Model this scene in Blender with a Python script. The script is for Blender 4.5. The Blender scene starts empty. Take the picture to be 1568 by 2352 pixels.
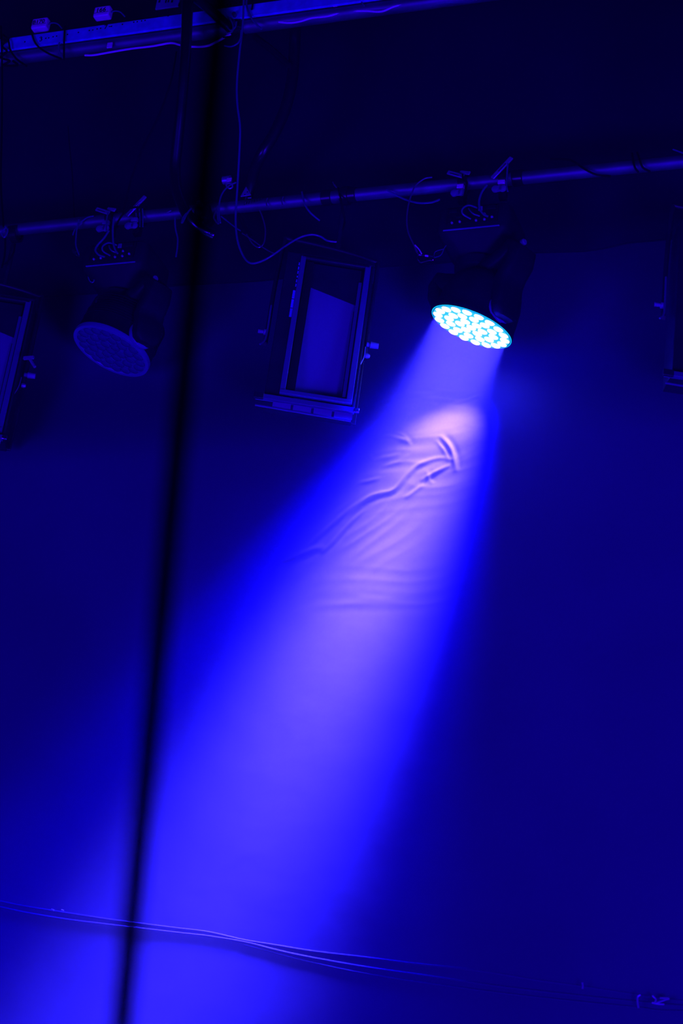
import bpy, math, random
from mathutils import Vector as V, Matrix as M
from math import radians, sin, cos, pi, sqrt, exp

random.seed(4)
S = bpy.context.scene
C = S.collection

# ---------------------------------------------------------------- camera
FPX = 4680.0
W, H = 1568.0, 2352.0
PITCH, ROLL = radians(26), radians(8)
fw = V((0, cos(PITCH), sin(PITCH)))
r0 = V((1, 0, 0)); u0 = r0.cross(fw)
CR = r0 * cos(ROLL) + u0 * sin(ROLL)
CU = -r0 * sin(ROLL) + u0 * cos(ROLL)
CAM = V((0, 0, 1.6))
cd = bpy.data.cameras.new('camera')
cam = bpy.data.objects.new('camera', cd)
C.objects.link(cam)
m = M((CR, CU, -fw)).transposed().to_4x4()
m.translation = CAM
cam.matrix_world = m
cd.sensor_fit = 'VERTICAL'
cd.sensor_height = 36.0
cd.sensor_width = 24.0
cd.lens = FPX / H * 36.0
cd.clip_start = 0.05
cd.dof.use_dof = True
cd.dof.focus_distance = 7.8
cd.dof.aperture_fstop = 3.2
S.camera = cam

S.view_settings.view_transform = 'Standard'
S.view_settings.look = 'None'
S.view_settings.exposure = 0.0
S.view_settings.gamma = 1.0
S.view_settings.use_curve_mapping = False

# ---------------------------------------------------------------- world
w = bpy.data.worlds.new('world'); S.world = w; w.use_nodes = True
w.node_tree.nodes['Background'].inputs[0].default_value = (0.0, 0.0, 1.0, 1)
w.node_tree.nodes['Background'].inputs[1].default_value = 0.012

def aim(o, d, roll=None):
    o.rotation_euler = V(d).to_track_quat('-Z', 'Y').to_euler()

def area(name, loc, d, size, power, col, shape='DISK', spread=180, size_y=None):
    l = bpy.data.lights.new(name, 'AREA')
    l.shape = shape; l.size = size
    if size_y: l.size_y = size_y
    l.energy = power; l.color = col; l.spread = radians(spread)
    o = bpy.data.objects.new(name, l); C.objects.link(o)
    o.location = loc; aim(o, d)
    return o

# blue stage wash lamps that stand below and in front of the rig (out of view), then an added fill
area('wash_or_fill_light', (-4.2, 2.2, 0.5), V((3.4, 6.0, 5.4)), 3.0, 540, (0.03, 0.0, 1))
area('wash_or_fill_light', (3.6, 3.4, 0.4), V((-1.4, 4.0, 5.6)), 2.6, 110, (0.03, 0.0, 1))

area('wash_or_fill_light', (2.3, 0.6, 0.4), V((-2.2, 7.0, 5.3)), 1.6, 100, (0.03, 0.0, 1), spread=75)  # unseen fill added to lighten the shadows thrown by the washes

# ---------------------------------------------------------------- frame of the rig
def ray(x, y):
    return CR * ((x - W / 2) / FPX) - CU * ((y - H / 2) / FPX) + fw
HP = 4.55
pa, pb = ray(0, 531), ray(1568, 371)
pa = CAM + pa * (HP / pa.z); pb = CAM + pb * (HP / pb.z)
U = (pb - pa); U.z = 0; U.normalize()
Z = V((0, 0, 1))
N = V((U.y, -U.x, 0))            # towards the audience
if N.y > 0: N = -N
def at(x, y, off=0.0):
    """point `off` metres in front of the upright plane that holds the lower pipe"""
    d = ray(x, y)
    t = ((pa - CAM).dot(N) + off) / d.dot(N)
    return CAM + d * t
def pix(p):
    d = p - CAM; k = d.dot(fw)
    return (W / 2 + FPX * d.dot(CR) / k, H / 2 - FPX * d.dot(CU) / k)

# ---------------------------------------------------------------- materials
def mat(name, base, rough=0.5, metal=0.0, spec=0.5, emit=None, es=0.0, noise=None, bump=None):
    mt = bpy.data.materials.new(name); mt.use_nodes = True
    nt = mt.node_tree; b = nt.nodes['Principled BSDF']
    b.inputs['Base Color'].default_value = (*base, 1)
    b.inputs['Roughness'].default_value = rough
    b.inputs['Metallic'].default_value = metal
    b.inputs['Specular IOR Level'].default_value = spec
    if emit:
        b.inputs['Emission Color'].default_value = (*emit, 1)
        b.inputs['Emission Strength'].default_value = es
    tc = nt.nodes.new('ShaderNodeTexCoord')
    if noise:
        sc, amt = noise
        n = nt.nodes.new('ShaderNodeTexNoise'); n.inputs['Scale'].default_value = sc; n.inputs['Detail'].default_value = 5
        nt.links.new(tc.outputs['Object'], n.inputs['Vector'])
        r = nt.nodes.new('ShaderNodeMapRange')
        r.inputs['From Min'].default_value = 0.3; r.inputs['From Max'].default_value = 0.7
        r.inputs['To Min'].default_value = 1 - amt; r.inputs['To Max'].default_value = 1 + amt
        nt.links.new(n.outputs['Fac'], r.inputs['Value'])
        mx = nt.nodes.new('ShaderNodeVectorMath'); mx.operation = 'SCALE'
        mx.inputs[0].default_value = base
        nt.links.new(r.outputs['Result'], mx.inputs['Scale'])
        nt.links.new(mx.outputs['Vector'], b.inputs['Base Color'])
    if bump:
        sc, st = bump
        n = nt.nodes.new('ShaderNodeTexNoise'); n.inputs['Scale'].default_value = sc; n.inputs['Detail'].default_value = 4
        nt.links.new(tc.outputs['Object'], n.inputs['Vector'])
        bp = nt.nodes.new('ShaderNodeBump'); bp.inputs['Strength'].default_value = st; bp.inputs['Distance'].default_value = 0.01
        nt.links.new(n.outputs['Fac'], bp.inputs['Height'])
        nt.links.new(bp.outputs['Normal'], b.inputs['Normal'])
    return mt

MT = {
    'canvas': mat('blue canvas', (0.038, 0.029, 0.118), 0.8, spec=0.15, noise=(1.3, 0.12), bump=(3.0, 0.25)),
    'drape': mat('dark drape', (0.005, 0.005, 0.026), 0.9, spec=0.1, noise=(1.1, 0.35)),
    'steel': mat('painted steel pipe', (0.12, 0.12, 0.2), 0.5, metal=0.7, noise=(9, 0.25)),
    'blackpipe': mat('black painted pipe', (0.008, 0.008, 0.014), 0.3, metal=0.0),
    'darkmetal': mat('worn dark metal pipe', (0.16, 0.16, 0.24), 0.27, metal=1.0, noise=(12, 0.2)),
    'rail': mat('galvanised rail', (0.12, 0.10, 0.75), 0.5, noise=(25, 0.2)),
    'tag': mat('white plastic tag', (0.85, 0.82, 0.85), 0.5, noise=(40, 0.05)),
    'ink': mat('black ink', (0.004, 0.004, 0.006), 0.9, spec=0.0),
    'body': mat('black lamp housing', (0.008, 0.008, 0.020), 0.5, spec=0.12, noise=(14, 0.2)),
    'rim': mat('grey lamp rim', (0.10, 0.10, 0.30), 0.4),
    'panel': mat('connector panel', (0.008, 0.008, 0.012), 0.5),
    'chrome': mat('bright metal', (0.75, 0.72, 0.8), 0.22, metal=1.0),
    'alu': mat('satin aluminium', (0.30, 0.30, 0.50), 0.4, metal=0.5),
    'knob': mat('grey knob', (0.16, 0.16, 0.32), 0.5),
    'cable': mat('black rubber cable', (0.004, 0.004, 0.008), 0.6, spec=0.1),
    'gcable': mat('grey cable', (0.06, 0.06, 0.20), 0.35),
    'wcable': mat('white cable', (0.85, 0.8, 0.85), 0.4),
    'wire': mat('steel safety wire', (0.35, 0.33, 0.5), 0.3, metal=0.8),
    'flood': mat('flood housing', (0.010, 0.010, 0.028), 0.45, noise=(12, 0.2)),
    'floodframe': mat('flood frame', (0.07, 0.07, 0.19), 0.4),
    'reflector': mat('flood reflector', (0.16, 0.16, 0.36), 0.38, metal=0.3, bump=(40, 0.05)),
    'hem': mat('canvas rope pocket', (0.027, 0.021, 0.105), 0.6, spec=0.3),
    'lensoff': mat('unlit lens', (0.045, 0.045, 0.15), 0.2, spec=0.8),
    'plateoff': mat('unlit lens plate', (0.07, 0.07, 0.24), 0.35),
    'lenson': mat('lit lens', (0.8, 0.8, 0.8), 0.4, emit=(1, 1, 0.985), es=1.02),
    'plateon': mat('lit lens plate', (0.0, 0.1, 0.1), 0.5, emit=(0.0, 0.58, 0.68), es=1.0),
    'mast': mat('foreground line', (0.002, 0.002, 0.004), 0.9, spec=0.0),
    'floor': mat('stage floor', (0.02, 0.02, 0.03), 0.6, noise=(3, 0.3)),
}

# ---------------------------------------------------------------- mesh helpers
class MB:
    def __init__(s): s.v = []; s.f = []
    def add(s, vs, fs):
        k = len(s.v); s.v += [V(a) for a in vs]; s.f += [tuple(i + k for i in f) for f in fs]; return s
    def loft(s, rings, cap0=True, cap1=True, closed=True):
        k = len(s.v); n = len(rings[0])
        for r in rings: s.v += [V(a) for a in r]
        for i in range(len(rings) - 1):
            for j in range(n if closed else n - 1):
                a = k + i * n + j; b = k + i * n + (j + 1) % n
                s.f.append((a, b, b + n, a + n))
        if cap0: s.f.append(tuple(k + j for j in reversed(range(n))))
        if cap1: s.f.append(tuple(k + (len(rings) - 1) * n + j for j in range(n)))
        return s
    def box(s, c, ax, h):
        c = V(c); X, Y, Zz = ax
        vs = []
        for dz in (-1, 1):
            for dy, dx in ((-1, -1), (-1, 1), (1, 1), (1, -1)):
                vs.append(c + X * (dx * h[0]) + Y * (dy * h[1]) + Zz * (dz * h[2]))
        return s.add(vs, [(3, 2, 1, 0), (4, 5, 6, 7), (0, 1, 5, 4), (1, 2, 6, 5), (2, 3, 7, 6), (3, 0, 4, 7)])
    def tube(s, pts, r, n=8, cap=True):
        pts = [V(p) for p in pts]
        t = (pts[1] - pts[0]).normalized()
        a = t.orthogonal().normalized()
        rings = []
        for i, p in enumerate(pts):
            if i == 0: tt = pts[1] - pts[0]
            elif i == len(pts) - 1: tt = pts[-1] - pts[-2]
            else: tt = pts[i + 1] - pts[i - 1]
            tt = tt.normalized()
            a = (a - tt * a.dot(tt)).normalized(); b = tt.cross(a)
            rr = r[i] if isinstance(r, (list, tuple)) else r
            rings.append([p + (a * cos(2 * pi * j / n) + b * sin(2 * pi * j / n)) * rr for j in range(n)])
        return s.loft(rings, cap, cap)
    def lathe(s, c, axis, prof, n=32, cap0=True, cap1=True):
        """prof: (distance along axis, radius)"""
        c = V(c); axis = V(axis).normalized(); a = axis.orthogonal().normalized(); b = axis.cross(a)
        rings = [[c + axis * d + (a * cos(2 * pi * j / n) + b * sin(2 * pi * j / n)) * r for j in range(n)] for d, r in prof]
        return s.loft(rings, cap0, cap1)
    def build(s, name, mt, parent=None, org=None, bevel=0.0, smooth=True, angle=40):
        me = bpy.data.meshes.new(name)
        if org is None:
            org = V((0, 0, 0))
            if parent is None:
                for a in s.v: org = org + a
                org = org / max(1, len(s.v))
        if parent is not None: org = parent_org(parent)
        me.from_pydata([tuple(a - org) for a in s.v], [], s.f)
        me.update()
        import bmesh
        bm = bmesh.new(); bm.from_mesh(me)
        bmesh.ops.recalc_face_normals(bm, faces=bm.faces)
        bm.to_mesh(me); bm.free()
        me.materials.append(MT[mt] if isinstance(mt, str) else mt)
        if smooth:
            me.shade_smooth()
            me.set_sharp_from_angle(angle=radians(angle))
        o = bpy.data.objects.new(name, me); C.objects.link(o)
        if parent is not None: o.parent = parent
        else: o.location = org
        if bevel:
            b = o.modifiers.new('bevel', 'BEVEL'); b.width = bevel; b.segments = 2; b.limit_method = 'ANGLE'; b.angle_limit = radians(40)
        return o

def parent_org(p):
    o = V((0, 0, 0))
    while p is not None:
        o = o + V(p.location); p = p.parent
    return o

def crom(pts, k=6):
    pts = [V(p) for p in pts]
    if len(pts) < 3: return pts
    P = [pts[0] * 2 - pts[1]] + pts + [pts[-1] * 2 - pts[-2]]
    out = []
    for i in range(1, len(P) - 2):
        a, b, c, d = P[i - 1:i + 3]
        for j in range(k):
            t = j / k
            out.append(0.5 * ((2 * b) + (c - a) * t + (2 * a - 5 * b + 4 * c - d) * t * t + (3 * b - a - 3 * c + d) * t ** 3))
    out.append(pts[-1])
    return out

def empty(name, loc):
    o = bpy.data.objects.new(name, None); C.objects.link(o); o.location = loc
    o.empty_display_size = 0.1
    return o

def tag(o, label=None, cat=None, group=None, kind=None):
    if label: o['label'] = label
    if cat: o['category'] = cat
    if group: o['group'] = group
    if kind: o['kind'] = kind
    return o

def kids(o): return [c for c in bpy.data.objects if c.parent == o]

def copy_tree(o, parent=None):
    c = o.copy(); C.objects.link(c)
    if parent is not None: c.parent = parent
    for ch in kids(o): copy_tree(ch, c)
    return c

def cable(name, pts, r, mt, label, cat='cable', off=0.0, n=8, group=None, k=6, parent=None):
    """pts: (px, py) or (px, py, off)"""
    P = [at(p[0], p[1], p[2] if len(p) > 2 else off) for p in pts]
    o = MB().tube(crom(P, k), r, n).build(name, mt, parent)
    if parent is None: tag(o, label, cat, group)
    return o

AX = (U, N, Z)

# ---------------------------------------------------------------- structure: canvas wall
ZR = pa.z
def wall_off(z):
    """distance of the canvas in front of the rig plane: it hangs slack and comes forward low down"""
    t = ZR - z
    k = max(0.0, min(1.0, (t - 0.46) / 0.56)); k = k * k * (3 - 2 * k)
    return -0.325 + 0.148 * k - 0.028 * max(0.0, t - 1.2)
CREASE = [  # (polyline in pixels, half-width m, height m)
    ([(865, 1003), (900, 1003), (930, 1012), (945, 1024)], 0.007, 0.010),
    ([(905, 992), (925, 1000), (942, 1015)], 0.006, 0.007),
    ([(1010, 1000), (1030, 1022), (1042, 1050), (1048, 1085)], 0.008, 0.014),
    ([(1000, 1010), (1020, 1035), (1032, 1058)], 0.006, 0.008),
    ([(1045, 1060), (1015, 1052), (985, 1058), (955, 1072), (935, 1092), (905, 1125), (870, 1135), (840, 1150), (800, 1185), (770, 1225), (745, 1262)], 0.009, 0.011),
    ([(1035, 1068), (1000, 1085), (965, 1105)], 0.008, 0.010),
    ([(880, 1130), (850, 1140), (815, 1162), (780, 1190), (745, 1220), (715, 1245), (690, 1262)], 0.009, 0.012),
    ([(840, 1168), (800, 1205), (765, 1245), (738, 1272)], 0.007, 0.012),
    ([(745, 1256), (715, 1262), (680, 1278), (640, 1290)], 0.012, 0.012),
    ([(820, 1110), (850, 1104), (875, 1098)], 0.008, 0.008),
    ([(860, 1055), (890, 1050), (920, 1042)], 0.009, 0.006),
    ([(875, 1073), (900, 1066), (925, 1060)], 0.008, 0.006),
    ([(840, 1035), (850, 1050), (862, 1060)], 0.007, 0.006),
    ([(870, 935), (900, 925), (950, 908), (1000, 905)], 0.012, 0.010),
    ([(1040, 925), (1070, 920), (1105, 908)], 0.009, 0.012),
    ([(960, 912), (1010, 918), (1060, 922)], 0.010, 0.007),
    ([(930, 1145), (950, 1130), (975, 1112)], 0.008, 0.007),
    ([(760, 1395), (800, 1385), (860, 1378), (920, 1382)], 0.014, 0.0008),
    ([(980, 1080), (985, 1100), (995, 1112)], 0.007, 0.006),
    ([(1474, 1165), (1483, 1150), (1492, 1158)], 0.006, 0.010),
    ([(1494, 1165), (1522, 1165)], 0.006, 0.010),
    ([(700, 1335), (760, 1325), (830, 1330), (900, 1310)], 0.020, 0.0006),
]
def slack(u, z):
    return 0.010 * sin(u * 2.1 + z * 1.1) + 0.006 * sin(u * 4.7 - z * 2.3 + 1)
def canvas_at(x, y, extra=0.0):
    o = -0.3
    for _ in range(10):
        p = at(x, y, o); o = wall_off(p.z) + slack((p - pa).dot(U), p.z) + extra
    return at(x, y, o)
def uz(p):
    d = p - pa
    return d.dot(U), p.z
def seg_setup():
    out = []
    for pl, hw, h in CREASE:
        q = []
        P = crom([canvas_at(*p) for p in pl], 4)
        for p in P: q.append(uz(p))
        out.append((q, hw, h))
    return out
SEGS = seg_setup()
def crease(u, z):
    tot = 0.0
    for q, hw, h in SEGS:
        best = 1e9; bt = 0; bs = 0
        n = len(q) - 1
        for i in range(n):
            ax, ay = q[i]; bx, by = q[i + 1]
            dx, dy = bx - ax, by - ay; L = dx * dx + dy * dy
            if L < 1e-12: continue
            t = max(0, min(1, ((u - ax) * dx + (z - ay) * dy) / L))
            ex, ey = u - ax - dx * t, z - ay - dy * t
            d = ex * ex + ey * ey
            if d < best: best = d; bt = (i + t) / n; bs = (ex * dy - ey * dx)
        if best < (6 * hw) ** 2:
            s = math.copysign(sqrt(best), bs) / hw
            fade = max(0.0, sin(pi * min(1, max(0, bt)))) ** 0.6
            tot += h * fade * (exp(-s * s) - 0.45 * exp(-(s + 1.7) ** 2 * 0.5))
    return tot
from mathutils import noise as mnoise
RC = [uz(canvas_at(*p)) for p in ((930, 1060), (790, 1190), (1000, 930), (860, 1390))]
def ruck(u, z):
    tot = 0.0
    for i, (a, b) in enumerate(RC):
        du, dz = u - a, z - b
        w_ = exp(-(du * du / .05 + dz * dz / (.022 if i != 1 else .05)))
        if w_ < .02: continue
        an = (.30, .85, -.05, .1)[i]
        p = du * cos(an) + dz * sin(an); q = -du * sin(an) + dz * cos(an)
        n_ = mnoise.noise(V((p * 3.5 + 7 * i, q * 20 + .5 * sin(p * 9), i * 3.3)))
        tot += w_ * (.0015, .0013, .0012, .0005)[i] * (1 - abs(n_) * 3)
    return tot
def axis(lo, hi, flo, fhi, coarse, fine):
    a = [lo]
    while a[-1] < hi:
        a.append(a[-1] + (fine if flo <= a[-1] <= fhi else coarse))
    return a
u_lo, _ = uz(canvas_at(600, 1200)); u_hi, _ = uz(canvas_at(1120, 1000))
_, z_hi = uz(canvas_at(900, 880)); _, z_lo = uz(canvas_at(900, 1420))
us = axis(-3.5, 7.5, u_lo, u_hi, 0.05, 0.0055)
zs = axis(0.0, ZR + 3.2, z_lo, z_hi, 0.05, 0.0055)
mb = MB(); nu = len(us)
for z in zs:
    for u in us:
        h = slack(u, z)
        if u_lo - .1 < u < u_hi + .1 and z_lo - .1 < z < z_hi + .1: h += 0.32 * crease(u, z) + ruck(u, z)
        b = pa + U * u; b.z = z
        mb.v.append(b + N * (wall_off(z) + h))
for j in range(len(zs) - 1):
    for i in range(nu - 1):
        a = j * nu + i
        mb.f.append((a, a + 1, a + 1 + nu, a + nu))
wall = mb.build('wall_back', 'canvas', angle=180)
tag(wall, kind='structure')

# floor of the stage (below the frame)
fl = MB(); fl.box((0.5, 4.5, -0.05), (V((1, 0, 0)), V((0, 1, 0)), Z), (8, 8, 0.05))
tag(fl.build('floor', 'floor'), kind='structure')

# upper border drape
EDGE = [(-260, 705), (0, 690), (140, 678), (240, 673), (400, 656), (600, 645), (860, 614), (1010, 604), (1200, 581), (1340, 577), (1385, 571), (1440, 558), (1568, 547), (1800, 532)]
def drape_fold(u):
    return 0.009 * sin(u * 5.2 + 0.6) + 0.007 * sin(u * 11.7 + 2) + 0.004 * sin(u * 23 + 1)
mb = MB()
cols = []
for i in range(len(EDGE) - 1):
    (x0, y0), (x1, y1) = EDGE[i], EDGE[i + 1]
    k = max(2, int((x1 - x0) / 9))
    for j in range(k):
        t = j / k; cols.append(at(x0 + (x1 - x0) * t, y0 + (y1 - y0) * t, -0.285))
cols.append(at(*EDGE[-1], -0.285))
rows = 22
for r in range(rows + 1):
    for p in cols:
        u = (p - pa).dot(U)
        z = p.z + (ZR + 2.6 - p.z) * (r / rows)
        k = 0.25 + 0.75 * (r / rows)
        q = pa + U * u; q.z = z
        mb.v.append(q + N * (-0.285 + drape_fold(u) * k))
n = len(cols)
for r in range(rows):
    for i in range(n - 1):
        a = r * n + i; mb.f.append((a, a + 1, a + 1 + n, a + n))
dr = empty('border_drape', at(784, 600, -0.285))
cl = mb.build('drape_cloth', 'drape', dr, angle=180)
sm = cl.modifiers.new('thickness', 'SOLIDIFY'); sm.thickness = 0.004
MB().tube([p - N * 0.004 + V((0, 0, 0.004)) for p in cols], 0.005, 6).build('hem', 'drape', dr)
tag(dr, 'dark blue border drape hanging across the top behind the pipes', 'drape')

# ---------------------------------------------------------------- pipes
def pipe(name, p, q, r, mt, parent=None, n=24):
    return MB().tube([p, q], r, n).build(name, mt, parent)

low = empty('lighting_pipe', (pa + pb) / 2)
pipe('pipe_tube', pa - U * 1.6, pb + U * 1.2, 0.0255, 'steel', low)
tag(low, 'long steel pipe carrying the moving head lamps and floodlights', 'pipe')
for x in (752, 808, 1190):                      # sleeves and tape on it
    p = at(x, 531 - 0.1025 * x)
    MB().lathe(p - U * 0.02, U, [(0, 0.029), (0.002, 0.031), (0.038, 0.031), (0.04, 0.029)], 20).build('sleeve', 'blackpipe', low)

UO = 0.25
ua = at(0, 137, UO)
up = empty('upper_pipe', ua + U * 1.0)
pipe('pipe_tube', ua - U * 1.2, ua + U * 3.6, 0.030, 'steel', up)
tag(up, 'upper steel pipe running below the perforated rail', 'pipe')
MB().box(at(252, 104, UO + 0.036), AX, (0.011, 0.003, 0.012)).build('tape_patch', 'tag', up)
MB().box(at(770, 10, UO + 0.036), AX, (0.008, 0.003, 0.010)).build('tape_patch', 'tag', up)

# perforated rail
ra = at(10, 104, UO + 0.04)
rail = empty('perforated_rail', ra)
mb = MB(); mb.box(ra + U * 0.95, AX, (1.35, 0.006, 0.031))
mb.build('flat_bar', 'rail', rail, bevel=0.0015)
mb = MB(); mb.box(ra + U * 0.95 - N * 0.02 + Z * 0.029, AX, (1.35, 0.018, 0.003)); mb.build('top_flange', 'rail', rail)
tag(rail, 'pale flat perforated metal rail with small holes and marker scribbles', 'rail')
for (x, y) in [(57, 96), (105, 88), (112, 87), (122, 84.5), (130, 83), (155, 79), (180, 74.5), (205, 70), (213, 69), (223, 66.5), (231, 65), (256, 60.5), (281, 56), (307, 51), (315, 50), (325, 48), (333, 47), (361, 37), (386, 36.5), (414, 31), (494, 15), (522, 11), (530, 9), (543, 7), (551, 5)]:
    p = at(x, y, UO + 0.0465)
    MB().lathe(p, N, [(-0.001, 0.0033), (0.0006, 0.0033)], 10).build('hole', 'ink', rail, smooth=False)

def text(name, s, p, size, parent, mt='ink', rot=0.0, shear=0.0):
    cu = bpy.data.curves.new(name, 'FONT'); cu.body = s; cu.size = size; cu.extrude = 0.0004; cu.shear = shear
    cu.align_x = 'CENTER'; cu.align_y = 'CENTER'
    cu.offset = 0.0004
    o = bpy.data.objects.new(name, cu); C.objects.link(o)
    bpy.context.view_layer.update()
    me = bpy.data.meshes.new_from_object(o)
    bpy.data.objects.remove(o); bpy.data.curves.remove(cu)
    me.materials.clear(); me.materials.append(MT[mt])
    X = U * cos(rot) + Z * sin(rot); Y = -U * sin(rot) + Z * cos(rot)
    Rm = M((X, Y, N)).transposed().to_4x4()
    Rm.translation = p - parent_org(parent)
    me.transform(Rm)
    o = bpy.data.objects.new(name, me); C.objects.link(o); o.parent = parent
    return o
text('marking', '3', at(94, 90, UO + 0.0465), 0.034, rail, rot=0.2)
text('marking', '7', at(243, 62, UO + 0.0465), 0.032, rail, rot=0.1)
text('marking', '8', at(511, 13, UO + 0.0465), 0.036, rail, rot=0.1)
text('marking', '-', at(252, 60, UO + 0.0465), 0.030, rail)

def tagbox(px, py, s, label):
    c = at(px, py, UO + 0.03)
    t = empty('connector_box', c)
    X = U; Y = Z
    mb = MB(); mb.box(c, AX, (0.036, 0.018, 0.026)); mb.build('housing', 'tag', t, bevel=0.006)
    mb = MB(); mb.box(c + N * 0.0184 - Z * 0.009, AX, (0.034, 0.0004, 0.0008)); mb.build('seam', 'ink', t)
    text('lettering', s, c + N * 0.0187 + Z * 0.003 - U * 0.002, 0.031 if len(s) < 4 else 0.028, t)
    MB().tube(crom([c + U * 0.036, c + U * 0.055 + Z * 0.004, c + U * 0.08 - Z * 0.006, c + U * 0.10 - Z * 0.025 - N * 0.01]), 0.003).build('lead', 'gcable', t)
    tag(t, label, 'connector')
tagbox(94, 58, 'B170', 'small white connector box marked B170 on top of the rail')
tagbox(237, 31, '166', 'small white connector box marked 166 on top of the rail')
# plate above the rail
c = at(386, 5, UO + 0.02)
t = empty('label_plate', c)
mb = MB(); mb.box(c, AX, (0.052, 0.004, 0.032)); mb.build('plate', 'knob', t, bevel=0.002)
for (x, y, a, b) in ((366, 3, .004, .006), (381, 3, .003, .008), (387, 1, .003, .01), (395, 3, .004, .006), (411, 10, .003, .008)):
    MB().box(at(x, y, UO + 0.0245), AX, (a, 0.0005, b)).build('marking', 'ink', t)
tag(t, 'dim marked metal plate standing above the rail beside the bent pipe', 'plate')

# hanging frame of bent pipes
def bent(name, pts, r, mt, label, off, k=8, taper=None):
    P = crom([at(p[0], p[1], p[2] if len(p) > 2 else off) for p in pts], k)
    o = MB().tube(P, r, 20).build(name, mt)
    return tag(o, label, 'pipe')
bent('bent_pipe', [(434, -120, .42), (431, 0, .40), (426, 120, .34), (416, 240, .26), (407, 330, .19), (402, 385, .15), (405, 430, .13), (419, 472, .12), (440, 505, .11), (465, 528, .08), (490, 540, .05)], 0.0225, 'darkmetal',
     'long dark bent pipe curving down to the lower pipe', 0.3)
bent('bent_pipe', [(680, 20, .2), (677, 90, .18), (671, 180, .15), (655, 250, .12), (628, 310, .1), (600, 355, .08), (583, 395, .0), (573, 432, -.06), (566, 462, -.09)], 0.0225, 'blackpipe',
     'dark curved pipe bowing down on the right of the mast', 0.15)
bent('brace_pipe', [(585, 84, .2), (625, 115, .2), (663, 150, .19)], 0.013, 'blackpipe', 'short diagonal brace tube ending at the curved pipe', 0.15)
bent('brace_pipe', [(425, -20, .36), (470, 12, .36), (530, 66, .30)], 0.020, 'blackpipe', 'dark diagonal brace crossing in front of the rail', 0.15)

# black coupler where the truss tubes meet
def coupler(name, px, py, off, s, label):
    c = at(px, py, off)
    t = empty(name, c)
    MB().lathe(c - U * 0.03 * s, U, [(0, .038 * s), (.004, .044 * s), (.056 * s, .044 * s), (.06 * s, .038 * s)], 20).build('collar', 'blackpipe', t)
    MB().lathe(c - Z * 0.035 * s + N * .01, Z, [(0, .03 * s), (.004, .036 * s), (.066 * s, .036 * s), (.07 * s, .03 * s)], 20).build('collar', 'blackpipe', t)
    MB().lathe(c + N * .04 * s - Z * .02 * s, N, [(0, .01 * s), (.03 * s, .01 * s)], 6).build('bolt', 'steel', t)
    MB().lathe(c + N * .04 * s + Z * .02 * s, N, [(0, .01 * s), (.03 * s, .01 * s)], 6).build('bolt', 'steel', t)
    tag(t, label, 'coupler')
coupler('pipe_coupler', 470, 497, 0.0, 1.0, 'black pipe coupler on the lower pipe at the foot of the bent pipe')
coupler('pipe_coupler', 548, 62, UO, 0.9, 'black pipe coupler on the upper pipe below the rail')

# ---------------------------------------------------------------- moving head lamps
def ellipse_normal(cx, cy, a, b, th):
    v = ray(cx, cy).normalized(); th = radians(th)
    im = CR * (-sin(th)) - CU * cos(th)
    im = (im - v * im.dot(v)).normalized()
    c = b / a
    return (-v * c + im * sqrt(1 - c * c)).normalized()

def half_box(mb, c, prof, u0_, u1_):
    """prof: list of (n, z); extruded along U"""
    mb.loft([[c + N * a + Z * b + U * u0_ for a, b in prof], [c + N * a + Z * b + U * u1_ for a, b in prof]])

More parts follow.
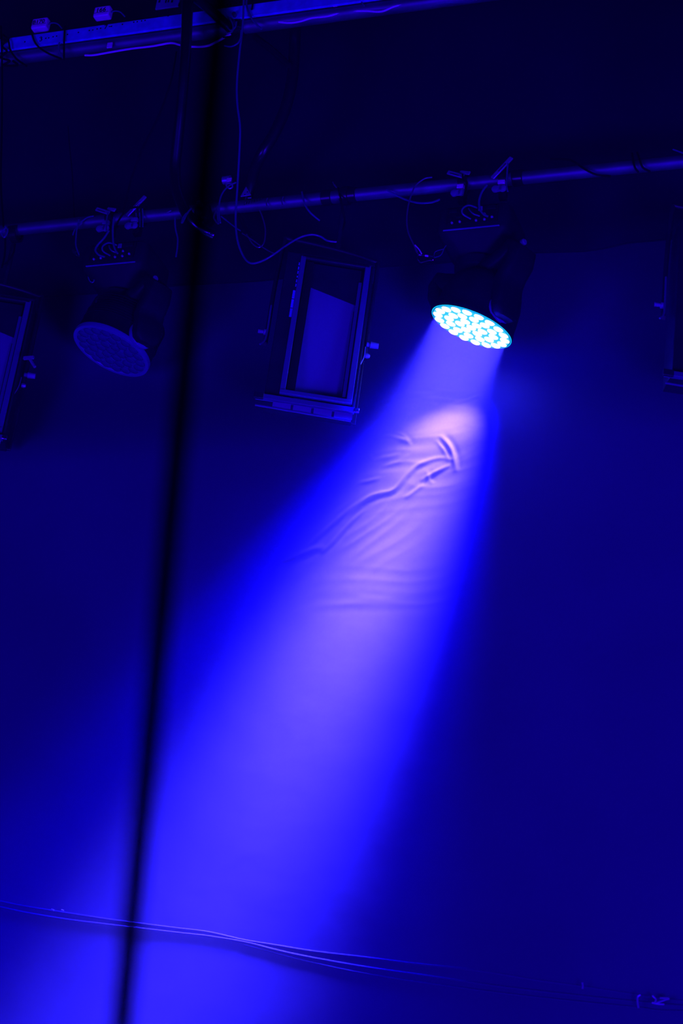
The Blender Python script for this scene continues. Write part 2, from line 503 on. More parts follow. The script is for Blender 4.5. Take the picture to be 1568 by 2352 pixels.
def moving_head(edge_c, face, lit, label, facets, clamps, sh):
    O = at(edge_c[0], edge_c[1], 0.09)
    T = empty('moving_head_lamp', O)
    # base housing
    mb = MB()
    def rr(hw, z, n0, n1, rad=0.035, k=5):
        pts = []
        for (sx, sy) in ((1, 1), (-1, 1), (-1, -1), (1, -1)):
            cx_ = sx * (hw - rad); cy_ = (n1 - rad) if sy > 0 else (n0 + rad)
            a0 = {(1, 1): 0, (-1, 1): 90, (-1, -1): 180, (1, -1): 270}[(sx, sy)]
            for j in range(k):
                a = radians(a0 + 90 * j / (k - 1))
                pts.append(O + U * (cx_ + rad * cos(a)) + N * (cy_ + rad * sin(a)) + Z * z)
        return pts
    mb.loft([rr(.080, -.085, -.18, -.07, .05), rr(.112, -.035, -.215, -.03, .045), rr(.134, -.004, -.24, -.002), rr(.142, .012, -.243, .003), rr(.142, .095, -.243, .003), rr(.132, .105, -.235, -.006)])
    mb.build('base', 'body', T)
    MB().tube([O + U * -.108 + N * .0015, O + U * .108 + N * .0015], 0.0032, 8).build('base_edge', 'rim', T)
    # connector panel
    mb = MB(); mb.box(O + N * .005 + Z * .055, AX, (.098, .002, .034)); pn = mb.build('connector_panel', 'panel', T)
    for i, (du, dz, a, b) in enumerate(((-.075, .078, .016, .007), (.03, .078, .008, .009), (.065, .080, .024, .008), (-.05, .05, .012, .005), (-.082, .035, .007, .013))):
        MB().box(O + U * du + Z * dz + N * .009, AX, (a, .003, b)).build('socket', 'knob' if i in (1,) else 'body', pn, bevel=.001)
    for du, dz in ((-.045, .028), (.018, .027), (.05, .028), (.078, .036), (-.075, .026), (.048, .052)):
        MB().lathe(O + U * du + Z * dz + N * .006, N, [(0, .0055), (.006, .005), (.008, .003)], 12).build('plug', 'alu', pn)
    MB().tube(crom([O + U * a + Z * b + N * c_ for a, b, c_ in ((.02, .078, .015), (-.01, .082, .03), (-.03, .065, .035), (-.028, .045, .03), (.0, .030, .015))]), .0035).build('patch_lead', 'gcable', pn)
    MB().tube(crom([O + U * a + Z * b + N * c_ for a, b, c_ in ((-.012, .075, .02), (.0, .055, .03), (.015, .04, .03), (.035, .036, .02))]), .003).build('patch_lead', 'gcable', pn)
    # clamps on the pipe
    for sgn, lx in ((-1, clamps[0]), (1, clamps[1])):
        base = O + U * lx - N * .09
        base.z = ZR
        cl_ = MB()
        cl_.lathe(base - U * .016, U, [(0, .029), (.0, .038), (.032, .038), (.032, .029)], 20, False, False)
        cl_.loft([[base - U * .016 + N * (.029 * cos(2 * pi * j / 20)) + Z * (.029 * sin(2 * pi * j / 20)) for j in range(20)], [base + U * .016 + N * (.029 * cos(2 * pi * j / 20)) + Z * (.029 * sin(2 * pi * j / 20)) for j in range(20)]], False, False)
        cl_.box(base - Z * .062, AX, (.014, .014, .026))
        cc = cl_.build('clamp', 'blackpipe', T)
        lv = MB()
        if sgn < 0:
            a0, a1 = base + N * .045 + U * -.055 + Z * .028, base + N * .05 + U * .012 - Z * .004
        else:
            a0, a1 = base + N * .045 + U * -.035 - Z * .022, base + N * .05 + U * .035 + Z * .062
        d = (a1 - a0).normalized(); pr = d.cross(N).normalized()
        lv.box((a0 + a1) / 2, (d, N, pr), ((a1 - a0).length / 2, .004, .009)); lv.build('lever', 'alu', cc, bevel=.003)
        lv = MB(); mid = a0.lerp(a1, .5) + pr * .004 + N * .006
        lv.tube([mid - d * .022, mid + d * .02], .002, 6).build('lever_pin', 'chrome', cc)
        if sgn < 0:
            b0, b1 = base + N * .035 + U * -.01 + Z * .03, base + N * .045 + U * .035 + Z * .012
            d = (b1 - b0).normalized(); pr = d.cross(N).normalized()
            lv = MB(); lv.box((b0 + b1) / 2, (d, N, pr), ((b1 - b0).length / 2, .004, .008)); lv.build('lever', 'alu', cc, bevel=.003)
        MB().box(base + N * .044 - Z * .046 + U * .004, AX, (.014, .008, .0085)).build('jaw_block', 'wcable' if lit else 'knob', cc, bevel=.002)
        kb = MB()
        kc = base + N * .050 - Z * .080
        for s2 in (-1, 1):
            kb.lathe(kc + U * s2 * .014, N, [(0, .013), (.001, .0145), (.009, .0145), (.01, .013)], 18)
        kb.box(kc + N * .005, AX, (.011, .005, .011))
        kb.build('wing_knob', 'knob', cc)
    # yoke
    fc, a_px, b_px, th = face
    nrm = ellipse_normal(fc[0], fc[1], a_px, b_px, th)
    hub = O - N * .12 - Z * .085
    yd = V((.62, -.785, 0)).normalized()
    # centre of the lens face: put it on the plane of the yoke
    d = ray(*fc)
    tt = (hub - CAM).dot(V((0, 1, 0))) / d.y
    Fc = CAM + d * tt
    k_m = tt  # metres per (pixel/F)
    Rr = a_px / FPX * (Fc - CAM).dot(fw)
    piv = Fc - nrm * (.06)
    piv_a = piv + U * sh
    MB().lathe(hub + Z * .0, -Z, [(0, .082), (.004, .088), (.04, .085), (.05, .07)], 28).build('turntable', 'body', T)
    yk = MB()
    side = yd.cross(Z).normalized()
    yz = hub.z - .05
    Yc = V((piv.x, piv.y, 0)); Yc = V((hub.x * .6 + piv.x * .4, hub.y * .6 + piv.y * .4, yz))
    def slab(s_):
        # one arm: sweep of rounded rectangle from crossbar centre outwards and down
        pl = piv.z - yz + (-.03 if s_ > 0 else .055)
        path = [(0, -.01, .030, .055), (.10, -.008, .032, .058), (.165, .012, .034, .058), (.205, .035, .032, .056), (.226, .012, .030, .056), (.220, -.035, .030, .056), (.190, -.075, .030, .058), (.176, -.11, .030, .060), (.178, pl * .8, .028, .060), (.178, pl - .02, .026, .059), (.177, pl - .046, .024, .050), (.176, pl - .058, .018, .034)]
        rings = []
        for i, (a, b, th_, wd) in enumerate(path):
            p0 = path[max(0, i - 1)]; p1 = path[min(len(path) - 1, i + 1)]
            dirv = (yd * ((p1[0] - p0[0]) * s_) + Z * (p1[1] - p0[1])).normalized()
            nn = dirv.cross(side).normalized()
            cen = Yc.lerp(V((piv_a.x, piv_a.y, Yc.z)), min(1, i / 8)) + yd * (a * (1 if s_ > 0 else -.84)) + Z * b
            ring = []
            for j in range(16):
                an = 2 * pi * j / 16
                cx_ = math.copysign(abs(cos(an)) ** .5, cos(an)); cy_ = math.copysign(abs(sin(an)) ** .5, sin(an))
                ring.append(cen + side * (wd * cx_) + nn * (th_ * cy_))
            rings.append(ring)
        yk.loft(rings)
    slab(1); slab(-1)
    yo = yk.build('yoke', 'body', T)
    for s_ in (1, -1):
        pc = piv_a + yd * (s_ * (.134 if s_ > 0 else .105)) - Z * (.040 if s_ > 0 else -.045)
        MB().lathe(pc - Z * .0, yd * s_, [(0, .052), (.004, .055), (.020, .055), (.022, .051), (.026, .051), (.03, .045)], 32, True, True).build('tilt_cap', 'rim' if s_ > 0 else 'body', yo)
    # release catch on the shoulder of the yoke
    MB().lathe(Yc + yd * .225 + Z * .05 + side * .01, yd, [(0, .012), (.012, .012), (.016, .008)], 16).build('catch', 'knob', yo)
    # head
    hd = MB()
    hd.lathe(Fc, -nrm, [(0.004, Rr * .93), (0.0, Rr * .97), (.004, Rr * 1.0), (.018, Rr * 1.0), (.022, Rr * .985), (.06, Rr * .97), (.12, Rr * .93), (.16, Rr * .86), (.19, Rr * .70), (.205, Rr * .45)], 56)
    ho = hd.build('head', 'body', T, angle=35)
    if facets:
        mb = MB()
        for k in range(9):
            mb.lathe(Fc - nrm * (.075 + k * .011), -nrm, [(0, Rr * .965), (.0, Rr * .985 - k * .0012), (.004, Rr * .985 - k * .0012), (.004, Rr * .95)], 48, False, False)
        o = mb.build('cooling_fins', 'body', ho); o['kind'] = 'stuff'
    MB().lathe(Fc - nrm * (.006 if lit else 0), nrm, [(-.002, Rr * .90), (.003, Rr * .915), (.003, Rr * 1.0), (-.010, Rr * 1.008), (-.016, Rr * 1.0)], 64, False, False).build('rim', 'rim' if not lit else 'body', ho)
    MB().lathe(Fc - nrm * .001, nrm, [(-.003, Rr * (1.0 if lit else .93)), (.0, Rr * (1.0 if lit else .93))], 64).build('lens_plate', 'plateon' if lit else 'plateoff', ho, smooth=False)
    X = (CR * cos(radians(th)) - CU * sin(radians(th)))
    X = (X - nrm * X.dot(nrm)).normalized(); Y = nrm.cross(X)
    first = None
    pos = [(0, 0)]
    for ring, cnt, ro in ((.285, 6, 0.2), (.56, 12, 0.05), (.84, 18, 0.12)) if lit else ((.265, 6, 0.2), (.52, 12, 0.05), (.775, 18, 0.12)):
        for j in range(cnt):
            a = 2 * pi * j / cnt + ro
            pos.append((ring * cos(a), ring * sin(a)))
    lr = Rr * (.122 if lit else .127)
    for (a, b) in pos:
        c = Fc + X * (a * Rr) + Y * (b * Rr)
        if first is None:
            mb = MB(); mb.lathe(c, nrm, [(0.0, lr), (.003, lr * .96), (.0055, lr * .75), (.0068, lr * .4), (.0072, lr * .1)], 14)
            first = mb.build('lens', 'lenson' if lit else 'lensoff', ho)
            me = first.data; me.transform(M.Translation(parent_org(ho) - c))
            first.location = c - parent_org(ho)
        else:
            o = first.copy(); C.objects.link(o); o.parent = ho; o.location = c - parent_org(ho)
    tag(T, label, 'stage light')
    if lit:
        # what the lamp gives off: wide blue field, tighter violet core, blue spill at the lenses
        bd = (nrm - N * .018).normalized()
        a = area('beam_field_light', Fc + nrm * .012, bd - U * .045, Rr * 1.8, LF[0], (0.0, 0.0, 1.0), spread=LF[1])
        b = area('beam_core_light', Fc + nrm * .013, bd, Rr * 1.8, LC[0], (0.052, 0.036, 1.0), spread=LC[1])
        p = bpy.data.lights.new('lens_spill', 'POINT'); p.energy = LSP; p.color = (0, 0, 1); p.shadow_soft_size = 0.06
        po = bpy.data.objects.new('lens_spill', p); C.objects.link(po); po.location = Fc + nrm * .12 + N * .05
    return T, O, Fc, nrm
LF = (165, 49); LC = (245, 27); LSP = 10.0
TR, OR_, FR, NR = moving_head((1082, 524), ((1082, 752), 98.5, 34, 23.3), True,
    'moving head lamp lit with a round face of glowing white lenses', False, (-.082, .078), -.022)
TL, OL, FL, NL = moving_head((254, 607), ((255, 806), 94.5, 41.5, 29), False,
    'unlit black moving head lamp with a dark honeycomb lens face', True, (-.092, .035), .016)

# ---------------------------------------------------------------- floodlights
def flood():
    # placed by its front opening; it faces the audience, square to world axes
    X = V((1, 0.03, 0)).normalized(); Yf = V((0.03, -1, 0)).normalized()   # Yf: facing direction
    c = at(748, 757, 0.06)
    k = (c - CAM).dot(fw) / FPX
    tilt = radians(-3)
    T = empty('floodlight', c)
    ax = (X, Yf, Z)
    w2, h2 = 80 * k, 162 * k / cos(radians(31)) * 0.98
    def P(a, y, z): return c + X * a + Yf * y + Z * z
    D = .13
    # housing: open tray made of back, sides, top and bottom, wider at the left
    mb = MB()
    mb.box(P(-.012, -D, 0), ax, (w2 + .045, .006, h2 + .01))
    mb.build('back_panel', 'flood', T, bevel=.003)
    mb = MB(); mb.box(P(-w2 - .052, -D / 2, 0), ax, (.005, D / 2, h2 + .01)); mb.build('side_panel', 'flood', T, bevel=.002)
    mb = MB(); mb.box(P(w2 + .012, -D / 2, 0), ax, (.005, D / 2, h2 + .01)); mb.build('side_panel', 'flood', T, bevel=.002)
    mb = MB(); mb.box(P(-.02, -D / 2, h2 + .012), ax, (w2 + .037, D / 2, .005)); mb.build('top_panel', 'flood', T, bevel=.002)
    mb = MB(); mb.box(P(-.02, -D / 2, -h2 - .012), ax, (w2 + .037, D / 2, .005)); mb.build('bottom_panel', 'flood', T, bevel=.002)
    mb = MB(); mb.box(P(-w2 - .030, .0, 0), ax, (.026, .004, h2 + .012)); mb.build('front_cover', 'flood', T, bevel=.002)
    for i in range(3):
        MB().box(P(-w2 - .008, .006, .125 - .040 * i), ax, (.0055, .001, .018)).build('warning_strip', 'rail', T)
    for i in range(6):
        MB().box(P(-w2 - .006, .006, .262 - .019 * i), ax, (.0025, .001, .006 if i != 3 else .003)).build('printed_mark', 'rail', T)
    # front frame
    fr = MB()
    mb = MB(); mb.box(P(-w2 + .006, .004, 0), ax, (.010, .006, h2)); mb.build('frame_strip', 'floodframe', T, bevel=.002)
    mb = MB(); mb.box(P(w2 - .006, .004, 0), ax, (.011, .006, h2)); mb.build('frame_strip', 'floodframe', T, bevel=.002)
    mb = MB(); mb.box(P(0, .004, h2 - .004), ax, (w2, .006, .005)); mb.build('frame_strip', 'flood', T, bevel=.002)
    mb = MB(); mb.box(P(0, .004, -h2 + .006), ax, (w2 + .004, .012, .008)); mb.build('frame_strip', 'floodframe', T, bevel=.002)
    # reflector trough
    rings = []
    for j in range(13):
        t = j / 12
        z = -h2 + .02 + (2 * h2 - .04) * t
        y = -.060 + .040 * sin(pi * .60 * t)
        rings.append([P(-w2 + .050, y, z), P(w2 - .030, y, z)])
    mb = MB(); mb.loft(rings, False, False, closed=False); mb.build('reflector', 'reflector', T, angle=80)
    mb = MB(); mb.box(P(-w2 + .034, -.06, 0), ax, (.014, .05, h2 - .01)); mb.build('inner_wall', 'panel', T)
    mb = MB(); mb.box(P(w2 - .027, -.055, -.02), ax, (.006, .05, h2 - .05)); mb.build('inner_wall', 'floodframe', T)
    MB().tube([P(w2 - .036, -.005, -h2 + .03), P(w2 - .036, -.005, h2 - .2)], .0018, 6).build('reflector_edge', 'chrome', T)
    mb = MB(); mb.add([P(-w2 + .045, -.018, h2 - .01), P(w2 - .028, -.018, h2 - .01), P(w2 - .028, -.018, h2 - .165), P(-w2 + .045, -.018, h2 - .115), P(-w2 + .045, -.024, h2 - .01), P(w2 - .028, -.024, h2 - .01), P(w2 - .028, -.024, h2 - .165), P(-w2 + .045, -.024, h2 - .115)], [(0, 1, 2, 3), (7, 6, 5, 4), (0, 4, 5, 1), (1, 5, 6, 2), (2, 6, 7, 3), (3, 7, 4, 0)]); mb.build('shade_panel', 'flood', T, smooth=False)  # added dark panel standing for the shadow across the reflector's top
    # gel holder below
    g = MB(); g.box(P(-.035, .03, -h2 - .040), ax, (w2 + .052, .010, .010)); gh = g.build('gel_holder', 'floodframe', T, bevel=.002)
    MB().tube([P(-w2 - .083, .032, -h2 - .078), P(w2 + .010, .032, -h2 - .084)], .004, 8).build('lower_rod', 'floodframe', gh)
    for i in range(4):
        MB().box(P(-w2 + .012 + i * .075, .028, -h2 - .064), ax, (.033, .002, .012)).build('slot_plate', 'knob', gh)
    MB().box(P(w2 + .024, .036, -h2 - .040), ax, (.010, .006, .008)).build('end_clip', 'chrome', gh, bevel=.002)
    MB().box(P(-w2 - .075, .036, -h2 - .040), ax, (.018, .006, .012)).build('end_clip', 'flood', gh, bevel=.002)
    # yoke bracket
    L = -w2 - .085; Rr = w2 + .030
    q = [P(L - .002, -.05, -.07), P(L, -.07, -.03), P(L, -.07, .2), P(L + .01, -.07, h2 + .095), P(L + .03, -.07, h2 + .115), P(0, -.07, h2 + .10), P(Rr - .02, -.07, h2 + .075), P(Rr, -.07, h2 + .05), P(Rr, -.07, .1), P(Rr, -.07, -.06)]
    MB().tube(crom(q, 5), .0085, 10).build('bracket', 'flood', T)
    MB().tube(crom([P(L - .001, -.055, .1), P(L, -.05, -.0), P(L - .003, -.04, -.06), P(L - .018, -.03, -.088)], 5), .004, 8).build('bracket_end', 'floodframe', T)
    kb = MB(); kb.lathe(P(L, -.06, -.015), -X, [(0, .012), (.012, .012), (.014, .007), (.034, .008)], 14); kb.build('knob', 'knob', T)
    kb = MB(); kb.lathe(P(Rr, -.06, .0), X, [(0, .009), (.012, .009), (.014, .013), (.045, .011)], 14); kb.build('knob', 'knob', T)
    kb = MB(); kb.lathe(P(Rr, -.05, -.055), X, [(0, .009), (.010, .010), (.018, .006)], 14); kb.build('knob', 'alu', T)
    MB().tube(crom([P(Rr - .004, -.03, -.03), P(Rr - .005, -.02, -.08), P(Rr - .018, -.01, -.13)], 5), .0025, 6).build('safety_pin', 'alu', T)
    # hook clamp up to the pipe
    top = P(0, -.07, h2 + .10)
    up_ = V((top.x, top.y, 0)); s_ = (up_ - V((pa.x, pa.y, 0))).dot(U)
    pp = pa + U * s_
    MB().tube([top, V((pp.x, pp.y, pp.z - .05))], .010, 10).build('hanger', 'flood', T)
    MB().lathe(pp - U * .015, U, [(0, .027), (0, .037), (.03, .037), (.03, .027)], 20, False, False).build('hook', 'blackpipe', T)
    return T, c
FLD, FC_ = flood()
tag(FLD, 'black rectangular floodlight hanging between the two moving head lamps', 'floodlight', 'floodlights hung from the lower pipe')
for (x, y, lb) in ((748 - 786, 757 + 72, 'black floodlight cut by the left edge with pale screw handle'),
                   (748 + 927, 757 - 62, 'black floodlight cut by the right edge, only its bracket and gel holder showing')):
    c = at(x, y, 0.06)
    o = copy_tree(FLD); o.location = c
    o['label'] = lb
    if x < 0:
        b = MB(); p = at(66, 822, .06)
        b.box(p, AX, (.022, .005, .006)); b.tube([p + U * .002, at(80, 843, .06)], .006, 8)
        h = b.build('screw_handle', 'alu', None)
        h.location = h.location - c; h.parent = o

# ---------------------------------------------------------------- cables and small hardware
cable('white_cable', [(195, 127), (215, 126.5), (250, 120.5), (300, 112), (350, 106), (385, 99.5), (400, 99.5), (412, 103), (438, 107), (470, 106.5), (490, 100), (515, 86), (530, 78)], .0043, 'wcable',
      'thin white cable drooping under the upper pipe left of the mast', off=UO + .02)
cable('white_cable', [(640, 50.5), (665, 52.5), (690, 49), (715, 41.5), (750, 37.5), (780, 30), (800, 26.5), (840, 25), (875, 26.5), (905, 15), (940, 7), (975, -1), (1040, -14)], .0043, 'wcable',
      'thin white cable following the upper pipe toward the right', off=UO + .02)
cable('wrap_cable', [(8, 80, .28), (19, 92, .31), (24, 115, .31), (40, 137, .29), (62, 152, .27)], .0042, 'cable', 'black cable end wrapping the far left of the rail', off=UO + .06)
cable('wrap_cable', [(72, 72), (78, 92), (88, 107), (110, 122), (140, 135)], .0042, 'cable', 'black cable slanting down the rail below box B170', off=UO + .055)
cable('wrap_cable', [(149, 60), (148, 80), (147, 98), (147, 136)], .0042, 'cable', 'straight black cable crossing the rail between the two boxes', off=UO + .055)
cable('cable_loop', [(136, 98), (135, 108), (137, 120), (146, 134)], .0034, 'gcable', 'short pale cable loop under the rail below box B170', off=UO + .05)
cable('hanging_line', [(2, 60), (4, 110), (5, 190), (4, 300), (2, 420), (8, 520)], .004, 'cable', 'dark line hanging down along the left edge', off=UO + .05)
cable('cable_knot', [(2, 95), (20, 88), (5, 105), (16, 118), (2, 132), (22, 140), (8, 150), (40, 150), (30, 140)], .005, 'cable', 'tangle of black cable at the left end of the rail', off=UO + .06)
cable('wrap_cable', [(568, -8), (566, 10), (574, 35), (585, 52), (600, 67)], .0042, 'gcable', 'grey cable slanting over the upper pipe beside the coupler', off=UO + .055)
cable('wrap_cable', [(577, -6), (580, 8), (578, 22)], .004, 'cable', 'short dark cable crossing the rail right of the marked digit', off=UO + .055)
cable('wrap_cable', [(826, -10), (828, 0), (836, 14)], .003, 'gcable', 'small pale tie on the upper pipe far right', off=UO + .04)
for i, q in enumerate(([(528, 42), (535, 58), (533, 72), (520, 78)], [(520, 60), (530, 70), (540, 62), (543, 50)], [(512, 86), (530, 84), (540, 83), (548, 76)], [(515, 105), (530, 107), (545, 100), (552, 88), (554, 70)])):
    cable('knot_strand', q, .0035, 'gcable' if i != 2 else 'cable', ['curled strand at the top of the coupler knot', 'small crossing strand on the coupler knot', 'level strand below the coupler knot', 'lowest looping strand under the upper coupler'][i], off=UO + .07)
cable('long_cable', [(405, 118, .3), (400, 150, .28), (390, 195, .25), (365, 265, .2), (330, 335, .15), (305, 400, .1), (290, 455, .07), (282, 490, .05)], .0036, 'cable',
      'black cable slanting down from the upper pipe to the unlit lamp')
cable('thin_line', [(156, 290), (160, 340), (166, 400), (168, 450), (171, 505)], .0022, 'cable', 'thin dark line hanging above the unlit lamp', off=-.1)
cable('hanging_cable', [(560, -10, .33), (557, 60, .32), (550, 120, .30), (544, 190, .27), (545, 240, .25), (551, 290, .23), (550, 340, .2), (545, 430, .15), (541, 500, .12), (545, 550, .11), (557, 585, .1), (572, 603, .1), (592, 603, .1), (620, 590, .1), (660, 562, .09), (690, 545, .08), (715, 539, .07), (735, 543, .05), (752, 553, .02), (775, 556, .0)], .0042, 'gcable',
      'long grey cable hanging down then swooping right to the floodlight')
cable('cable_loop', [(542, 419), (524, 428), (510, 445), (504, 465), (503, 490), (506, 512)], .0035, 'gcable', 'grey cable arching over the lower pipe beside the coupler', off=.06)
cable('cable_loop', [(500, 473), (494, 488), (491, 500), (496, 509), (501, 514)], .0035, 'wire', 'bright wire loop around the lower pipe at the coupler', off=.065)
cable('cable_loop', [(498, 480), (500, 500), (502, 514)], .003, 'gcable', 'short strand hanging beside the bright wire loop', off=.06)
cable('thin_line', [(508, 497), (522, 508), (540, 522), (552, 530)], .003, 'gcable', 'thin straight strand running off the coupler to the right', off=.06)
cable('cable_loop', [(548, 492), (556, 508), (566, 528), (578, 545)], .008, 'blackpipe', 'thick dark stub angled under the lower pipe', off=.02)
cable('cable_loop', [(466, 510), (466, 520), (471, 530), (480, 538), (488, 538)], .003, 'gcable', 'curled strand under the lower coupler', off=.08)
cable('cable_loop', [(428, 490), (421, 500), (418, 512), (430, 490), (440, 478)], .004, 'gcable', 'small strand tied around the foot of the bent pipe', off=.14)
cable('safety_wire', [(596, 482), (603, 500), (609, 525), (608, 550), (602, 564), (592, 568), (580, 560), (570, 545), (566, 538)], .0028, 'wire', 'looped wire hanging under the lower pipe left of the floodlight', off=.05)
cable('safety_wire', [(556, 536), (570, 545), (585, 555), (600, 566), (620, 578), (632, 583)], .0026, 'wire', 'straight bright wire running down to the grey cable', off=.07)
cable('wrap_cable', [(693, 441, .03), (697, 460, .04), (702, 474, .04), (714, 490, .03), (734, 507, 0)], .0038, 'gcable', 'grey cable curving off the lower pipe above the floodlight', off=.04)
cable('wrap_cable', [(776, 432, .02), (782, 455, .04), (786, 475, .03), (791, 505, 0), (788, 525, 0), (776, 540, 0)], .0038, 'cable', 'dark cable dropping behind the floodlight hanger', off=.03)
cable('wrap_cable', [(888, 436), (905, 446), (930, 458), (960, 466), (990, 465), (1010, 458)], .0040, 'gcable', 'cable sagging under the lower pipe left of the lit lamp', off=.04)
cable('wrap_cable', [(1265, 365, -.01), (1300, 366, .01), (1318, 372, .03), (1345, 390, .04), (1372, 402, .03), (1402, 405, .0)], .0042, 'cable', 'black cable spiralling under the lower pipe at right', off=.03)
cable('wrap_cable', [(1451, 352, .0), (1453, 366, .03), (1458, 385, .035), (1466, 396, .02)], .0040, 'cable', 'first of two black turns around the right end of the pipe', off=.03)
cable('wrap_cable', [(1463, 350, .0), (1468, 366, .03), (1476, 385, .035), (1492, 394, .01)], .0040, 'cable', 'second of two black turns around the right end of the pipe', off=.03)
cable('thin_line', [(1545, 343), (1556, 347), (1580, 356)], .003, 'gcable', 'grey cable above the pipe at the right edge', off=.03)
cable('thin_line', [(402, 500), (402, 515), (404, 530), (408, 548), (407, 570), (404, 590)], .0034, 'gcable', 'grey cable hanging from the pipe left of the bent pipe', off=.03)
cable('safety_wire', [(215, 496), (200, 500), (184, 512), (172, 528), (167, 540)], .0032, 'gcable', 'grey wire arching over the pipe left of the unlit lamp', off=.04)
cable('safety_wire', [(181, 505), (176, 530), (174, 560), (178, 576), (182, 586)], .0030, 'gcable', 'grey wire hanging left of the unlit lamp base', off=.05)
# snap hook at its end
t = empty('snap_hook', at(174, 582, .05))
MB().tube(crom([at(x, y, .05) for x, y in ((166, 575), (172, 584), (183, 589), (181, 578), (172, 579), (168, 577))], 4), .0025, 8).build('hook_body', 'chrome', t)
MB().tube([at(168, 574, .052), at(176, 586, .052)], .002, 6).build('gate', 'chrome', t)
tag(t, 'small bright snap hook beside the unlit lamp base', 'hook')
cable('cable_loop', [(204, 622), (203, 636), (207, 646), (214, 648), (217, 638), (217, 622)], .0030, 'gcable', 'small cable loop hanging under the unlit lamp base', off=.05)
cable('safety_wire', [(992, 407), (975, 410), (955, 425), (944, 448), (936, 480), (934, 510), (938, 535), (950, 562), (958, 578)], .0030, 'wire', 'steel safety wire hanging left of the lit lamp', off=.06)
cable('safety_wire', [(950, 562), (956, 578), (965, 588)], .0022, 'wire', 'short end of the safety wire at the carabiner', off=.06)
cable('safety_wire', [(953, 563), (962, 573), (968, 583)], .0026, 'wcable', 'bright second strand of the safety wire above the carabiner', off=.065)
cable('safety_wire', [(996, 592), (1012, 586), (1020, 570), (1028, 560), (1040, 552)], .0018, 'gcable', 'thin wire joining the carabiner to the lit lamp', off=.04)
cable('safety_wire', [(996, 588), (1000, 578), (1018, 572)], .0016, 'gcable', 'thin upper strand between carabiner and lit lamp', off=.04)
t = empty('carabiner', at(978, 594, .06))
MB().tube(crom([at(x, y, .06) for x, y in ((996, 586), (996, 590), (994, 597), (985, 598), (970, 602), (964, 602), (959, 597), (958, 591), (962, 586), (968, 586))], 5), .0027, 8).build('hook_body', 'chrome', t)
MB().tube([at(968, 586.5, .06), at(993, 588, .06)], .002, 8).build('gate', 'chrome', t)
MB().lathe(at(976, 587, .06), (at(984, 588, .06) - at(976, 587, .06)), [(0, .003), (0.001, .0042), (.012, .0042), (.013, .003)], 10).build('sleeve', 'wcable', t)
tag(t, 'bright steel carabiner hanging from the safety wire', 'carabiner')
cable('hanging_cable', [(1118, 425), (1106, 442), (1100, 462), (1102, 480), (1110, 492), (1120, 497)], .0042, 'gcable', 'grey power cable plugging into the lit lamp base', off=.13)
cable('hanging_cable', [(1166, 375), (1164, 400), (1163, 425), (1166, 440)], .0032, 'gcable', 'short lead beside the right clamp of the lit lamp', off=.05)
cable('hanging_cable', [(1062, 400), (1064, 415), (1072, 418), (1068, 440), (1064, 460), (1067, 480)], .0036, 'cable', 'black lead dropping between the clamps of the lit lamp', off=.07)
cable('hanging_cable', [(250, 530), (238, 548), (225, 562), (219, 575), (228, 586), (240, 590)], .0042, 'gcable', 'grey cable looping into the unlit lamp base', off=.13)
cable('hanging_cable', [(262, 500), (259, 525), (260, 555), (264, 572), (270, 582)], .0040, 'gcable', 'upright grey cable plugging into the unlit lamp base', off=.13)
cable('hanging_cable', [(248, 488), (245, 505), (244, 530)], .0030, 'gcable', 'short lead left of the upright cable above the unlit lamp', off=.06)
cable('hanging_cable', [(335, 476), (300, 478), (280, 495), (266, 520), (262, 545)], .0040, 'cable', 'black cable draped over the clamps of the unlit lamp', off=.08)
for i, x in enumerate((312, 320, 327)):
    cable('pipe_tie', [(x, 480), (x + 1, 500), (x + 1, 521)], .0028, 'gcable', ['first tie on the pipe right of the unlit lamp', 'middle tie on the pipe right of the unlit lamp', 'last tie on the pipe right of the unlit lamp'][i], 'tie', off=.035)
cable('pipe_tie', [(12, 520), (18, 530), (10, 545), (4, 535), (14, 522)], .0035, 'gcable', 'looped cable tie on the pipe near the left edge', 'tie', off=.04)
cable('hanging_cable', [(12, 548), (12, 565), (10, 590), (4, 615)], .0042, 'cable', 'black cable hanging to the floodlight at the left edge', off=.03)
cable('hanging_cable', [(34, 560), (31, 580), (20, 597), (10, 608)], .0040, 'cable', 'second black cable curving to the left edge floodlight', off=.03)
cable('pipe_tie', [(381, 490), (388, 486), (393, 484)], .0022, 'wire', 'small bright tie end left of the bent pipe', 'tie', off=.045)
for i, x in enumerate((612, 648)):
    cable('pipe_tie', [(x + 2, 455 - i * 3), (x - 1, 463 - i * 2), (x + 1, 474 - i * 2)], .0024, 'wire', ['pale tie on the pipe next to the frayed wrap', 'single pale tie on the lower pipe above the floodlight'][i], 'tie', off=.034)
q = []
for i in range(14):
    q.append((561 + i * 3.0, 471 - i * .8 - (6 if i % 2 else 0)))
cable('wire_wrap', q, .0018, 'chrome', 'frayed zigzag wire wrap on the lower pipe', 'wire', off=.032, k=2)
cable('wire_stub', [(764, 418), (768, 426), (773, 431), (768, 424)], .0022, 'wire', 'small wire stub standing above the pipe', 'wire', off=.02)

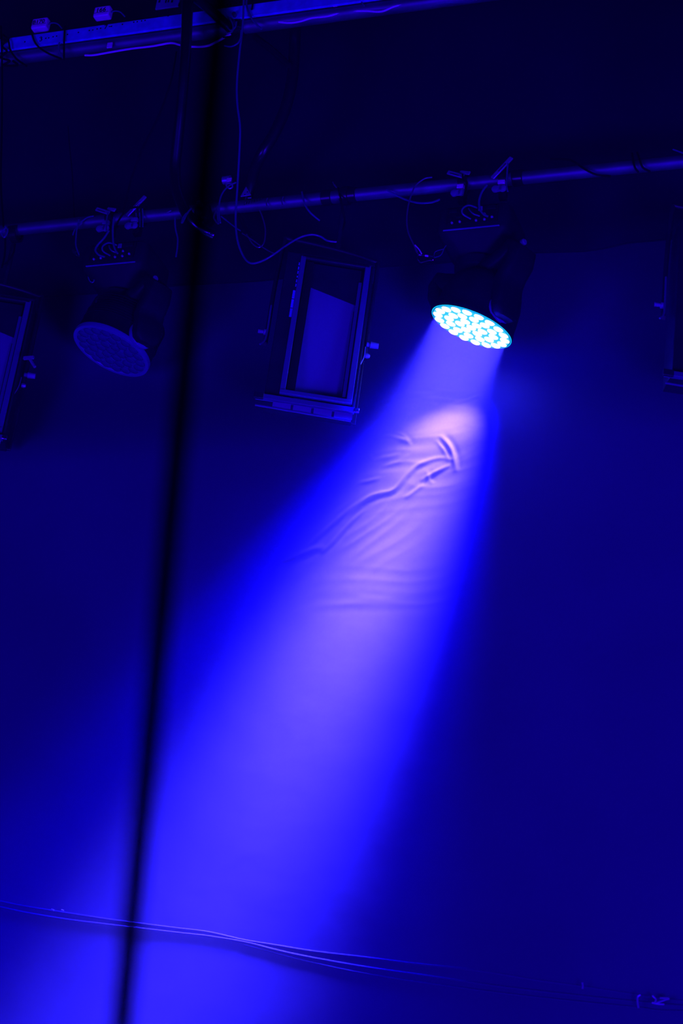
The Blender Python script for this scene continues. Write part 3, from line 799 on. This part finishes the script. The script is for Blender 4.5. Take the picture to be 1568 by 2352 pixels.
# small things above the pipe beside the mast
c = at(521, 414, .04)
t = empty('small_buckle', c)
MB().lathe(c - U * .018, U + Z * .05, [(0, .014), (.002, .017), (.034, .017), (.036, .012)], 18).build('drum', 'alu', t)
MB().box(at(526, 413, .062), AX, (.010, .002, .008)).build('sticker', 'tag', t)
MB().tube(crom([at(x, y, .055) for x, y in ((520, 423), (530, 421), (534, 429), (527, 433), (520, 427), (520, 423))], 4), .0035, 8).build('ring', 'alu', t)
tag(t, 'small metal buckle with pale sticker above the lower pipe', 'buckle')
mb = MB()
tri = [at(x, y, .06) for x, y in ((566, 430), (577, 449), (553, 453))]
mb.loft([tri, [p + N * .006 for p in tri]])
t = empty('gusset_plate', at(565, 444, .03))
mb.build('plate', 'alu', t, bevel=.001)
for x, y in ((568, 441), (562, 447)): MB().lathe(at(x, y, .0662), N, [(0, .0028), (.0008, .0028)], 8).build('hole', 'ink', t)
MB().tube([at(569, 455, .06), at(577, 454, .06)], .003, 6).build('pin', 'alu', t)
tag(t, 'small triangular metal plate with holes above the lower pipe', 'plate')

# ---------------------------------------------------------------- rope lines along the canvas
def wallcable(name, pts, r, mt, label, extra=None):
    P = crom([canvas_at(x, y, (extra if extra is not None else (-.68 * r if r > .005 else -.35 * r))) for x, y in pts], 6)
    return tag(MB().tube(P, r, 10).build(name, mt), label, 'cable', 'cables sagging along the canvas')
wallcable('canvas_cable', [(-80, 2056), (0, 2071), (60, 2083), (200, 2105), (290, 2118), (400, 2132), (480, 2142), (560, 2160), (640, 2173), (720, 2186), (840, 2200), (960, 2215), (1100, 2230), (1230, 2251), (1330, 2265), (1480, 2288), (1568, 2300), (1660, 2308)], .0058, 'hem',
          'topmost and thickest of the cables sagging along the canvas')
wallcable('canvas_cable', [(-80, 2068), (0, 2084), (60, 2097), (150, 2112), (230, 2122), (290, 2129), (400, 2142), (480, 2151), (565, 2165), (640, 2184), (720, 2201), (840, 2222), (960, 2239), (1140, 2265), (1300, 2284), (1460, 2301), (1568, 2311), (1660, 2320)], .0048, 'hem',
          'middle cable sagging along the canvas')
wallcable('canvas_cable', [(560, 2170), (600, 2180), (680, 2202), (780, 2225), (860, 2240), (960, 2256), (1150, 2281), (1300, 2298), (1460, 2314), (1510, 2321), (1568, 2323), (1660, 2328)], .0042, 'hem',
          'lowest cable sagging along the canvas at right')
def tie(pts, label, r=.003):
    P = crom([canvas_at(x, y, .03) for x, y in pts], 4)
    tag(MB().tube(P, r, 6).build('cable_tie', 'alu'), label, 'tie')
tie([(1337, 2257), (1338, 2265), (1337, 2271)], 'single tie on the topmost canvas cable')
tie([(1470, 2285), (1464, 2290), (1464, 2302), (1466, 2315)], 'upright tie binding the three canvas cables')
tie([(1498, 2287), (1506, 2296), (1502, 2305), (1512, 2302), (1528, 2296), (1536, 2293), (1515, 2292)], 'knotted tie on the canvas cables near the right edge')
tie([(1497, 2303), (1510, 2306), (1525, 2307)], 'lower strand of the knotted tie near the right edge')
tie([(118, 2089), (124, 2091)], 'bright tie end on the canvas cable at the left')
tie([(141, 2090), (146, 2092)], 'second bright tie end on the canvas cable at left')

# ---------------------------------------------------------------- foreground line, close to the camera
def near(x, y, dist): return CAM + ray(x, y) * dist
p0, p1 = near(512, -60, 1.48), near(274, 2412, 1.42)
dv = (p1 - p0)
P0 = p0 - dv * 1.2
MB_ = MB(); MB_.tube([P0, p0, p1, p1 + dv * ((p1.z - 0.0) / max(.01, -dv.z))], .0080, 16)
o = MB_.build('foreground_pole', 'mast')
tag(o, 'blurred dark pole in the near foreground running from top to bottom', 'pole')

print('DIST', [(p - CAM).dot(fw) for p in (FR, FL, pa, pb, at(94, 58, UO), canvas_at(900, 1100))], file=open('/tmp/dist','w'))
# ---------------------------------------------------------------- haze
HZ = 0.026
hz = bpy.data.materials.new('stage haze'); hz.use_nodes = True
nt = hz.node_tree; nt.nodes.clear()
out = nt.nodes.new('ShaderNodeOutputMaterial'); vs = nt.nodes.new('ShaderNodeVolumeScatter')
vs.inputs['Color'].default_value = (1, 1, 1, 1); vs.inputs['Density'].default_value = HZ
vs.inputs['Anisotropy'].default_value = 0.0
nt.links.new(vs.outputs[0], out.inputs['Volume'])
MT['haze'] = hz
cc = pa + U * 1.9; cc.z = 3.9
mb = MB(); mb.box(cc + N * (0.25), AX, (4.2, .62, 3.75))
o = mb.build('stage_haze', 'haze', smooth=False)
tag(o, 'thin haze hanging around the lamps that shows the light beam', 'haze', kind='stuff')
print('FACE', pix(FR), pix(OR_), 'hub', pix(OR_ - N * .12 - Z * .085), FR, OR_, NR, N, U)
